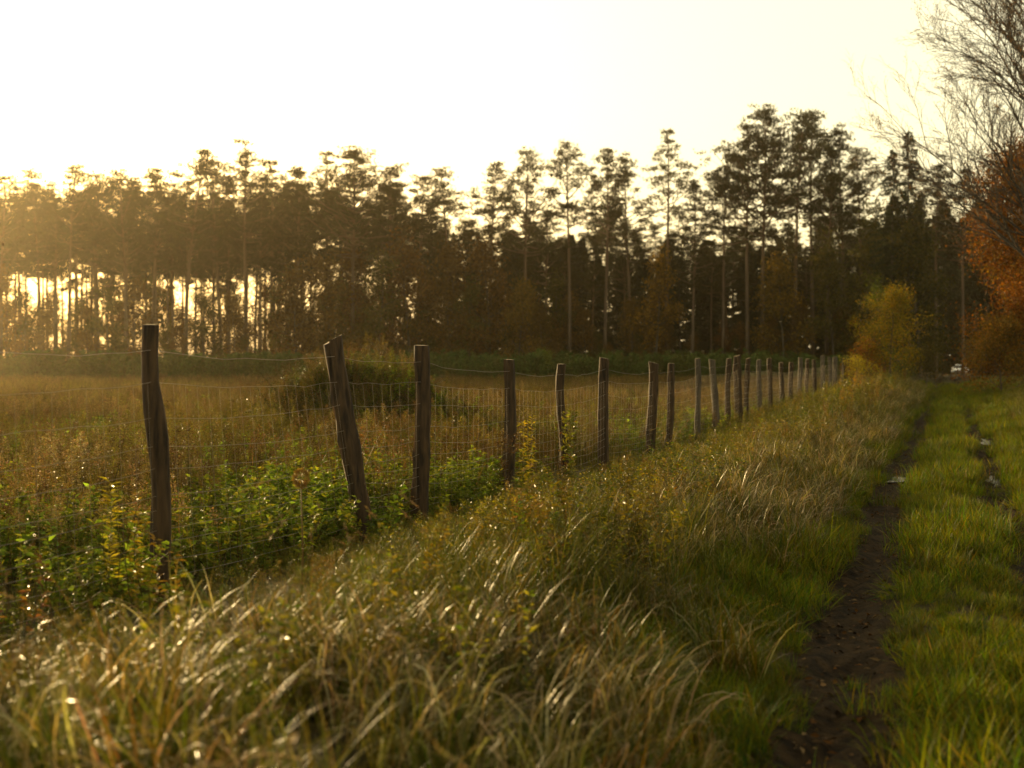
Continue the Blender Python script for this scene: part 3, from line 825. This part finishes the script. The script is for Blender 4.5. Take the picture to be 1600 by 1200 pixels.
for i in range(192):
    row = i % 4; d = 152 + 9 * row + r.uniform(-4, 4)
    px = -60 + (i / 170) * 1830 + r.uniform(-14, 14) if i < 170 else -50 + (i - 170) * 24.0 + r.uniform(-5, 5)
    ref = np.interp(px, [0, 300, 600, 700, 1000, 1100, 1200, 1330, 1600], [288, 276, 284, 325, 335, 350, 345, 335, 310]) + r.uniform(0, 60)
    loc = at(px, d); top = EYE + (HOR - ref) / FPX * d
    if -4.0 < pval(loc.x, loc.y) < 4.5: continue
    plant_tree('pine_tree', pines[int(r.integers(0, 10))], ['pine behind the front row, ', 'pine of the deepest row, '][row == 3] + where(px), 'pine', loc, top - loc.z, r.uniform(0, 6.28), ['pines inside the wood ', 'pines of the deepest row '][row == 3] + where(px), 0.95)
# autumn trees under the pines
BROWN = [(0.13, 0.066, 0.014), (0.09, 0.05, 0.014), (0.17, 0.09, 0.016)]
ORANGE = [(0.34, 0.19, 0.012), (0.24, 0.14, 0.015), (0.14, 0.09, 0.018)]
OLIVE = [(0.075, 0.075, 0.014), (0.10, 0.08, 0.016), (0.06, 0.06, 0.015)]
brown = [broadleaf(600 + i, 10, 2.6, [BROWN, BROWN, OLIVE][i % 3], 5200, (0.14, 0.28), zc=0.08, clump=0.5, first=9) for i in range(4)]
orang = broadleaf(610, 10, 2.0, ORANGE, 4200, (0.16, 0.3), zc=0.25, clump=0.4)
dull = broadleaf(612, 10, 2.6, [(0.16, 0.095, 0.016), (0.12, 0.08, 0.016), (0.20, 0.11, 0.014)], 4600, (0.15, 0.28), zc=0.12, clump=0.5, first=10)
olive = broadleaf(611, 12, 2.4, OLIVE, 6000, (0.15, 0.28), zc=0.1, clump=0.5, first=9)
r = np.random.default_rng(35)
for i in range(84):
    px = -60 + i / 84 * 1450 + r.uniform(-12, 12); d = 139 + 9 * r.random()
    ref = np.interp(px, [0, 200, 420, 520, 620, 830, 900, 1380], [440, 455, 455, 395, 385, 410, 480, 500]) + r.uniform(-20, 70)
    loc = at(px, d)
    if px < 430 and i % 2: continue
    w = where(px); c_ = 'olive green' if i % 4 == 2 else 'brown leaved'
    plant_tree('autumn_tree', brown[i % 4], c_ + ' tree at the wood edge, ' + w, 'tree', loc, EYE + (HOR - ref) / FPX * d - loc.z, r.uniform(0, 6.28), c_ + ' young trees ' + w, 1.0)
# slender spruces at the right
sp1 = spruce(571, 22, 4.0, open_=0.55); sp2 = spruce(572, 20, 2.6)
for px, ty, d, k, lab in [(1393, 226, 132, sp1, 'thin drooping spruce, left of two dark spires'), (1419, 198, 130, sp1, 'tall drooping spruce spire, higher of two at the right')]:
    loc = at(px, d); plant_tree('spruce_tree', k, lab, 'spruce', loc, EYE + (HOR - ty) / FPX * d - loc.z, px * 0.1, 'spruce spires')
# dense dark young conifers that close the wood behind the trunks
darkc = [spruce(580 + i, 13, 2.6, needle=(0.03, 0.032, 0.012), zc=0.03, open_=1.3) for i in range(3)]
r = np.random.default_rng(33)
for i in range(120):
    px = 640 + (i / 76) * 1110 + r.uniform(-12, 12); d = 150 + 22 * r.random()
    if i >= 96: px = -45 + (i - 96) * 28.0 + r.uniform(-8, 8); d = 165 + 22 * r.random()
    elif i >= 76: px = 1370 + (i - 76) * 13; d = 222 + 12 * r.random()
    ref = np.interp(px, [640, 760, 850, 1000, 1300, 1540], [440, 390, 375, 370, 375, 360]) + r.uniform(-12, 45) - (55 if 76 <= i < 96 else 0)
    if i >= 96: ref = r.uniform(425, 505)
    loc = at(px, d)
    w = where(px) if i < 76 or i >= 96 else 'beyond the white car at the end of the track'
    if (i < 76 or i >= 96) and -4.0 < pval(loc.x, loc.y) < 4.5: continue
    if i >= 96:
        plant_tree('autumn_tree', brown[i % 4], 'low bushy tree deep between the trunks, ' + w, 'tree', loc, EYE + (HOR - ref) / FPX * d - loc.z, r.uniform(0, 6.28), 'low trees deep in the wood ' + w, 1.25)
        continue
    plant_tree('young_spruce', darkc[i % 3], 'dense dark young spruce, ' + w, 'spruce', loc, EYE + (HOR - ref) / FPX * d - loc.z, r.uniform(0, 6.28), 'young spruces ' + w, 1.15)
for px, ty, d, k, lab in [
    (1022, 402, 137, orang, 'bright orange leaved tree glowing under the pines left of centre group'),
    (808, 440, 137, dull, 'small yellow orange tree beside a dark trunk over the fourth post'),
    (1225, 400, 139, dull, 'dull orange tree between the tall pine trunks'),
    (1305, 372, 138, olive, 'tall olive green tree left of the dark trunk near the shrubs'),
    (1440, 330, 128, olive, 'dark olive tree under the spruce spires'),
    (1350, 330, 140, olive, 'olive tree with a dark trunk behind the round orange shrub')]:
    loc = at(px, d)
    plant_tree('autumn_tree', k, lab, 'tree', loc, EYE + (HOR - ty) / FPX * d - loc.z, px * 0.37, None, 1.0)
# bent dead tree
mb = MB(); c = at(1312, 147)
K = [(1312, 560), (1314, 460), (1312, 380), (1304, 348), (1285, 332), (1255, 318), (1225, 300), (1203, 284)]
pts = np.array([[(x - 800) / FPX * 147, 147 + 0.2 * i, EYE + (HOR - y) / FPX * 147] for i, (x, y) in enumerate(K)]); pts -= np.array(c)
pts[0] = (0, 0, -0.1)
tube(mb, pts, np.linspace(0.17, 0.06, len(K)), 7)
o = thing('bent_tree', 'bent bare tree arching to the left before the high pines', 'tree', c); mb.build('trunk', M_BARK, o, True)

# shrubs by the track
YEL = [(0.22, 0.14, 0.015), (0.16, 0.12, 0.015), (0.26, 0.12, 0.015), (0.12, 0.10, 0.015)]
def shrub(name, seed, H, rad, cols, n, leaf, label, loc, clump=0.25, cat='shrub', squash=1.0):
    k = broadleaf(seed, H, rad, cols, n, leaf, zc=0.04, r0=0.05, clump=clump, first=12, shape=lambda u: 1.0 - 0.62 * u ** 1.3, up=0.9)
    return plant_tree(name, k, label, cat, loc)
shrub('orange_shrub', 620, 4.7, 2.0, [(0.32, 0.20, 0.012), (0.22, 0.17, 0.012), (0.36, 0.17, 0.012), (0.16, 0.14, 0.012)], 10000, (0.06, 0.12), 'round orange and yellow shrub at the end of the fence', at(1392, 66), 0.28)
shrub('orange_shrub', 621, 2.3, 1.1, [(0.30, 0.12, 0.012), (0.24, 0.10, 0.012)], 3500, (0.06, 0.11), 'small rusty orange bush on the left flank of the round shrub', at(1352, 67.5), 0.22)
shrub('yellow_bush', 622, 1.4, 0.8, [(0.34, 0.24, 0.02), (0.26, 0.19, 0.02)], 1500, (0.05, 0.09), 'low yellow bush covering the last fence posts', at(1336, 58), 0.16)
shrub('green_sapling', 623, 6.0, 1.0, [(0.09, 0.12, 0.016), (0.12, 0.13, 0.018)], 3600, (0.07, 0.13), 'light green sapling rising behind the round orange shrub', at(1374, 74), 0.25, 'sapling')
shrub('dark_bush', 624, 2.2, 1.3, [(0.05, 0.05, 0.015), (0.09, 0.065, 0.015)], 4200, (0.06, 0.12), 'dark bush right of the round shrub beside the track', at(1448, 76), 0.3)
shrub('right_bush', 625, 3.0, 2.1, [(0.22, 0.10, 0.014), (0.13, 0.085, 0.014), (0.09, 0.06, 0.014)], 9000, (0.06, 0.12), 'ochre bush under the orange beech right of the track', at(1566, 60), 0.3)
shrub('thicket_bush', 626, 2.6, 1.2, [(0.10, 0.12, 0.018)], 2200, (0.10, 0.18), 'pale green bush standing out of the thicket below the small orange tree', at(848, 119), 0.3)
# orange beech at the right
RUST = [(0.17, 0.052, 0.008), (0.24, 0.085, 0.010), (0.10, 0.040, 0.009), (0.16, 0.09, 0.012)]
k = broadleaf(630, 10.8, 4.5, RUST, 90000, (0.08, 0.16), zc=0.03, r0=0.2, clump=0.55, first=24, levels=3, shape=lambda u: 1.0 - 0.6 * u)
plant_tree('beech_tree', k, 'big rust orange beech filling the right edge of the photo', 'beech', at(1628, 62), None, 0.4)
# bare tree
def bare(seed):
    r = np.random.default_rng(seed); wood = MB(); tips = []
    def grow(p0, d, L, rad_, lev):
        n = 7 if lev < 3 else 4
        s = np.linspace(0, 1, n)
        bend = norm(r.standard_normal(3)) * 0.06 * L
        pts = p0 + d * (s * L)[:, None] + bend * (s ** 2)[:, None] + np.array([0, 0, 1]) * (0.06 * L * np.sin(s * PI))[:, None] + 0.012 * L * r.standard_normal((n, 3)) * s[:, None]
        tube(wood, pts, rad_ * (1 - 0.82 * s) + 0.002, [7, 6, 5, 3, 3, 3][lev], cap=False)
        if lev >= 4:
            tips.append(pts[-1]); tips.append(pts[-2]); return
        nk = [0, 12, 8, 5][lev]
        for i in range(nk):
            f = 0.2 + 0.8 * (i + r.random()) / nk
            b = np.array([np.interp(f, s, pts[:, k]) for k in range(3)])
            pr = norm(np.cross(d, r.standard_normal(3)))
            nd = norm(d * 0.9 + pr * r.uniform(0.45, 0.8) + np.array([0, 0, 0.12]))
            grow(b, nd, L * r.uniform(0.28, 0.5) * (1.15 - 0.4 * f), rad_ * (1 - 0.8 * f) * 0.55 + 0.0025, lev + 1)
    t = np.linspace(0, 1, 9); H = 15
    path = np.stack([-0.5 * t + 0.2 * np.sin(t * 4), 0.3 * t, t * H], -1)
    tube(wood, path, 0.24 * (1 - 0.9 * t) + 0.1 * np.exp(-t * 25), 9)
    for i in range(25):
        u = (i + r.random() * 0.6) / 25; z = 2.4 + 11.5 * u
        a = PI + r.normal(0, 0.55) if i % 4 else r.uniform(-1.2, 1.2)
        el = R(r.uniform(36, 62))
        b = np.array([np.interp(z, path[:, 2], path[:, k]) for k in range(3)])
        grow(b, np.array([math.cos(a) * math.cos(el), math.sin(a) * math.cos(el), math.sin(el)]), r.uniform(5.8, 8.8) * (1 - 0.35 * u), 0.062 * (1 - 0.5 * u), 1)
    lv = MB(); tips = np.array(tips); n = int(len(tips) * 0.8)
    ti = r.integers(0, len(tips), n)
    leafset(lv, r, tips[ti] + r.normal(0, 0.06, (n, 3)), r.standard_normal((n, 3)) - np.array([0, 0, 0.6]), (0.035, 0.07), (0.02, 0.035), (0.18, 0.09, 0.03), 0.3)
    return wood.mesh('trunk', M_BARK, True), lv.mesh('last_leaves', M_LEAF)
w, l = bare(641)
o = thing('bare_tree', 'almost leafless tree reaching in over the track from the right edge', 'tree', at(1662, 44), 0)
link('trunk', w, o); link('last_leaves', l, o)

# ------------------------------------------------------------------ fence
fence = thing('wire_fence', 'old wooden post and wire netting fence along the field', 'fence', (0, 0, 0))
def fence_d(px): return 5.28 / (SL - (px - 800) / FPX)
posts = [  # base column, top column, top row, half width px, pale, label
 (-150, -165, 500, 17, 0, None),
 (249, 239, 508, 15, 0, 'nearest post, thick and knotty with a bulge on one side'),
 (567, 524, 531, 16, 0, 'leaning split post with slanting cut top'),
 (657, 658, 540, 13, 0, 'straight brown post close behind the leaning one'),
 (795, 796, 562, 9, 0, None), (877, 880, 569, 7, 0, 'thin crooked dark post'), (943, 946, 560, 8, 0, None), (1018, 1020, 567, 8, 0, None),
 (1044, 1051, 568, 5.5, 0, None), (1091, 1090, 560, 5, 1, None), (1119, 1114, 562, 6, 1, 'pale grey post tilted to the left'), (1137, 1139, 560, 5, 0, None),
 (1153, 1153, 556, 7, 0, None), (1166, 1168, 560, 5, 0, None), (1186, 1186, 562, 4.5, 1, None), (1203, 1203, 560, 4.5, 0, None), (1221, 1221, 566, 4, 0, None),
 (1236, 1236, 566, 4, 0, None), (1250, 1250, 559, 4, 1, None), (1261, 1261, 561, 4, 0, None), (1272, 1272, 562, 4, 0, None), (1286, 1286, 556, 4, 1, None),
 (1297, 1297, 558, 3.5, 1, None), (1305, 1305, 558, 4, 1, None), (1318, 1318, 560, 3.5, 0, None), (1329, 1329, 562, 3.5, 0, None)]
tops = []; bases = []
for i, (bx, tx, ty, hw, pale, lab) in enumerate(posts):
    r = np.random.default_rng(700 + i); d = fence_d(bx)
    b = at(bx, d); tp = at(tx, d, ty); rad = hw / FPX * d * (0.93 if i < 9 else 0.8)
    nr, ns = 11, 20; s = np.linspace(0, 1, nr); th = np.arange(ns) * 2 * PI / ns
    ax = np.array(b)[None] * (1 - s)[:, None] + np.array(tp)[None] * s[:, None]
    ax[0, 2] -= 0.3
    wob = 0.25 * rad * np.sin(s * r.uniform(3, 7) + r.uniform(0, 6))
    ax[:, 0] += wob; ax[:, 1] += 0.2 * rad * np.sin(s * 5 + i)
    rr = rad * (1.12 - 0.14 * s + 0.06 * r.standard_normal(nr))
    if i == 1:
        ax[:, 0] += rad * np.array([0, 0.1, 0.05, 0.1, 0.25, 0.3, 0.35, 0.2, -0.1, -0.15, -0.1]); rr *= np.array([1, 1, 1.02, 1.05, 1.0, 1.08, 1.22, 1.08, .92, .9, 1.0])
    if i == 5: ax[:, 0] += rad * 0.5 * np.sin(s * 6)
    ridge = 1 + 0.085 * r.standard_normal(ns)[None] - 0.28 * (r.random(ns) < 0.16)[None] + 0.04 * r.standard_normal((nr, ns))
    V = np.stack([ax[:, 0][:, None] + rr[:, None] * ridge * np.cos(th), ax[:, 1][:, None] + rr[:, None] * ridge * np.sin(th), np.repeat(ax[:, 2][:, None], ns, 1)], -1)
    slant = r.uniform(-0.25, 0.25) if i != 2 else 0.55
    V[-1, :, 2] += slant * rr[-1] * np.cos(th); V[-2, :, 2] += 0
    ii = np.arange(nr - 1)[:, None] * ns; jj = np.arange(ns)[None]; kk = (jj + 1) % ns
    mb = MB(); mb.add(V.reshape(-1, 3), None, np.stack([ii + jj, ii + kk, ii + ns + kk, ii + ns + jj], -1).reshape(-1, 4))
    o = mb.build('post', M_PALEWOOD if pale else M_OLDWOOD, fence, True)
    if lab: o['label'] = lab
    ring = V[-1] * 1.0; cap = MB(); cen = ring.mean(0) + np.array([0, 0, 0.004])
    cap.add(np.vstack([ring, ring * 0.0 + cen + (ring - cen) * 0.5 + np.array([0, 0, 0.003]), [cen]]),
            [[ns + q, ns + (q + 1) % ns, 2 * ns] for q in range(ns)], [[q, (q + 1) % ns, ns + (q + 1) % ns, ns + q] for q in range(ns)])
    cap.build('cut_top', M_CUT, o)
    tops.append(ax[-1].copy()); bases.append(np.array([ax[1][0], ax[1][1], b.z]))
tops = np.array(tops); bases = np.array(bases)
hs = np.array([1.75, 1.53, 1.31, 1.08, 0.92, 0.77, 0.64, 0.54, 0.43, 0.31, 0.20]) / 1.92
# polyline of every line wire, nailed to the near face of the posts
r = np.random.default_rng(77)
WP = []
for wi, f in enumerate(hs):
    pts = []
    for i in range(len(tops)):
        hgt = tops[i, 2] - bases[i, 2]
        q = bases[i] + (tops[i] - bases[i]) * f + r.normal(0, 0.012, 3) * np.array([0, 0, 1])
        q = q + np.array([0.03, -0.95, 0]) * (posts[i][3] / FPX * fence_d(posts[i][0]) * 1.08)
        if i:
            p0 = pts[-1]; n = 9; s = np.linspace(0, 1, n + 1)[1:-1]
            sag = (0.05 if wi == 0 else 0.025 + 0.03 * r.random()) * np.linalg.norm(q - p0) / 3
            wv = r.normal(0, 0.006, len(s))
            for k_, sk in enumerate(s):
                pts.append(p0 * (1 - sk) + q * sk - np.array([0, 0, 1]) * (sag * 4 * sk * (1 - sk) + wv[k_]))
        pts.append(q)
    pts = np.array(pts); WP.append(pts)
    mb = MB(); tube(mb, pts, 0.0017 if wi else 0.0021, 4, cap=False)
    mb.build('top_wire' if wi == 0 else 'line_wire', M_WIRE, fence, True)
mb = MB(); acc = np.concatenate([[0], np.cumsum(np.linalg.norm(np.diff(WP[1][:, :2], axis=0), axis=1))])
for t in np.arange(0.1, min(acc[-1], 62), 0.16):
    pts = np.array([[np.interp(t, acc, w[:, k]) for k in range(3)] for w in WP[1:]])
    tube(mb, pts, 0.0010, 3, cap=False)
o = mb.build('stay_wires', M_WIRE, fence); o['kind'] = 'stuff'

# ------------------------------------------------------------------ single plants that stand out
def single(name, seed, label, loc, nst, H, leafL, leafW, cols, plume=None, spread=0.08, dens=90, cat='plant', lean=0.06):
    mb = herb(np.random.default_rng(seed), nst, H, leafL, leafW, cols, spread, dens, plume, lean)
    o = mb.build(name, M_HERB); o.location = loc
    return tag(o, label, cat)
YH = [(0.30, 0.20, 0.02), (0.24, 0.17, 0.02), (0.20, 0.17, 0.02)]
single('yellow_herb', 801, 'yellow feathery herb in front of the netting left of the nearest post', at(165, 8.0), 2, (0.85, 1.0), (0.05, 0.09), (0.012, 0.02), YH)
single('yellow_herb', 802, 'second yellow feathery herb, close by the foot of the nearest post', at(208, 7.7), 2, (0.6, 0.75), (0.04, 0.08), (0.012, 0.02), YH)
single('yellow_herb', 803, 'short yellow herb before the base of the nearest post', at(262, 7.2), 2, (0.45, 0.6), (0.04, 0.07), (0.012, 0.02), YH)
single('pale_herb', 804, 'pale bushy herb with fluffy heads in the field left of the nearest post', at(118, 13.5), 9, (0.75, 1.0), (0.04, 0.08), (0.012, 0.025), [(0.20, 0.19, 0.08), (0.26, 0.23, 0.12)], (0.36, 0.30, 0.18), 0.4, 70)
single('yellow_herb', 805, 'yellow leafy herb between the fourth and fifth posts', at(822, 14.5), 3, (0.8, 1.0), (0.05, 0.09), (0.014, 0.025), YH)
single('climbing_plant', 806, 'leafy green climber round the thin crooked post', at(884, 17.2), 3, (0.9, 1.2), (0.05, 0.09), (0.03, 0.05), [(0.12, 0.15, 0.02), (0.16, 0.16, 0.02)])
BR = [(0.07, 0.035, 0.015), (0.10, 0.05, 0.02), (0.14, 0.09, 0.02)]
single('dead_stalk', 811, 'dark dead stalk with curled leaves before the fourth post', at(795, 13.6), 1, (0.75, 0.85), (0.03, 0.06), (0.01, 0.02), BR, dens=45)
single('dead_stalk', 812, 'dark leafy stalk before the thin crooked post', at(886, 15.5), 2, (0.8, 0.95), (0.03, 0.06), (0.015, 0.03), BR[1:] + [YGREEN], dens=50)
single('dead_stalk', 813, 'stout brown stalk standing in the field beside the leaning post', at(462, 15.5), 1, (0.6, 0.7), (0.02, 0.04), (0.01, 0.02), BR, dens=60)
single('dead_stalk', 814, 'cluster of brown stalks on the verge below the pale tilted post', at(1052, 11.5), 4, (0.4, 0.6), (0.03, 0.06), (0.015, 0.03), BR, dens=60, spread=0.15)
single('dead_stalk', 815, 'brown stalks at the left edge of the photo before the netting', at(12, 7.0), 5, (0.4, 0.6), (0.03, 0.06), (0.01, 0.03), BR, dens=60, spread=0.2)
mb = MB(); rr_ = np.random.default_rng(807)
tube(mb, [(0, 0, 0), (0.01, 0, 0.3), (0.0, 0, 0.72)], [0.006, 0.005, 0.004], 4, (0.16, 0.09, 0.04))
dd = norm(np.array([0, 0, 1.0])); n = 420
u = rr_.standard_normal((n, 3)); u /= np.linalg.norm(u, axis=1, keepdims=True)
leafset(mb, rr_, np.array([0, 0, 0.75]) + u * np.array([0.035, 0.035, 0.04]), u, (0.015, 0.03), (0.006, 0.012), (0.24, 0.12, 0.05))
o = mb.build('seed_head', M_HERB); o.location = at(470, 7.6); tag(o, 'single brown fluffy seed head on a stiff stem left of the leaning post', 'plant')

# ------------------------------------------------------------------ car at the end of the track
def car():
    d = 200; c = at(1500, d); c.z = hz(c.x, c.y) + 0.02
    o = thing('parked_car', 'small white car parked at the far end of the track', 'car', c, R(-122))
    W = plain('white_car_paint', (0.8, 0.8, 0.8), 0.3, 0, 0.02); G = plain('car_glass', (0.03, 0.035, 0.04), 0.08, 0, 0)
    K = plain('black_rubber', (0.02, 0.02, 0.02), 0.7); A = plain('alloy_rim', (0.5, 0.5, 0.5), 0.3, 0.8); Hh = plain('headlight_lens', (0.75, 0.75, 0.72), 0.1, 0.3)
    def loft(prof, hw, mat, name):
        mb = MB(); n = len(prof)
        P = np.array(prof)
        V = [np.column_stack([P[:, 0], np.full(n, s * 1.0) * np.array(hw), P[:, 1]]) for s in (-1, -0.86, 0.86, 1)]
        V[1][:, 2] += 0.04 * np.sign(P[:, 1] - P[:, 1].mean()); V[2][:, 2] += 0.04 * np.sign(P[:, 1] - P[:, 1].mean())
        Q = [[a * n + i, a * n + (i + 1) % n, (a + 1) * n + (i + 1) % n, (a + 1) * n + i] for a in range(3) for i in range(n)]
        V = np.concatenate(V); cen = [V[:n].mean(0), V[3 * n:].mean(0)]
        V = np.vstack([V, cen]); T = [[(i + 1) % n, i, 4 * n] for i in range(n)] + [[3 * n + i, 3 * n + (i + 1) % n, 4 * n + 1] for i in range(n)]
        mb.add(V, T, Q); return mb.build(name, mat, o)
    loft([(-2.0, 0.35), (-2.05, 0.75), (-1.9, 0.92), (-0.9, 0.95), (0.85, 0.93), (1.7, 0.80), (2.0, 0.62), (2.05, 0.35), (1.6, 0.25), (-1.6, 0.25)], 0.86, W, 'body')
    loft([(-1.75, 0.97), (-1.4, 1.36), (0.1, 1.42), (0.95, 0.97)], [0.80, 0.64, 0.64, 0.80], G, 'windows')
    loft([(-1.42, 1.37), (-1.3, 1.44), (0.05, 1.47), (0.15, 1.42)], 0.66, W, 'roof')
    for x in (-1.28, 1.30):
        for s in (-1, 1):
            mb = MB(); tube(mb, [(x, s * 0.70, 0.31), (x, s * 0.88, 0.31)], 0.31, 18); wl = mb.build('wheel', K, o, True)
            mb = MB(); tube(mb, [(x, s * 0.86, 0.31), (x, s * 0.89, 0.31)], 0.19, 14); mb.build('rim', A, wl)
    for s in (-1, 1):
        mb = MB(); tube(mb, [(1.86, s * 0.62, 0.68), (2.04, s * 0.62, 0.66)], [0.16, 0.12], 12); mb.build('headlight', Hh, o, True)
        mb = MB(); tube(mb, [(0.7, s * 0.84, 0.98), (0.7, s * 1.02, 1.0)], [0.05, 0.09], 8); mb.build('mirror', W, o, True)
    loft([(2.0, 0.45), (2.0, 0.58), (2.07, 0.58), (2.07, 0.45)], 0.4, K, 'grille')
car()

# ------------------------------------------------------------------ haze
mb = MB(); x0, x1, y0, y1, z0, z1 = -260, 260, -30, 330, -1.5, 32
V = [(x, y, z) for z in (z0, z1) for y in (y0, y1) for x in (x0, x1)]
mb.add(V, None, [[0, 2, 3, 1], [4, 5, 7, 6], [0, 1, 5, 4], [2, 6, 7, 3], [0, 4, 6, 2], [1, 3, 7, 5]])
hm = bpy.data.materials.new('haze_air'); hm.use_nodes = True
nt = hm.node_tree; nt.nodes.remove(nt.nodes['Principled BSDF'])
pv = nt.nodes.new('ShaderNodeVolumePrincipled')
pv.inputs['Color'].default_value = (0.98, 0.84, 0.56, 1); pv.inputs['Density'].default_value = 0.00015; pv.inputs['Anisotropy'].default_value = 0.83
nt.links.new(pv.outputs[0], nt.nodes['Material Output'].inputs['Volume'])
o = mb.build('haze', hm); o['kind'] = 'stuff'
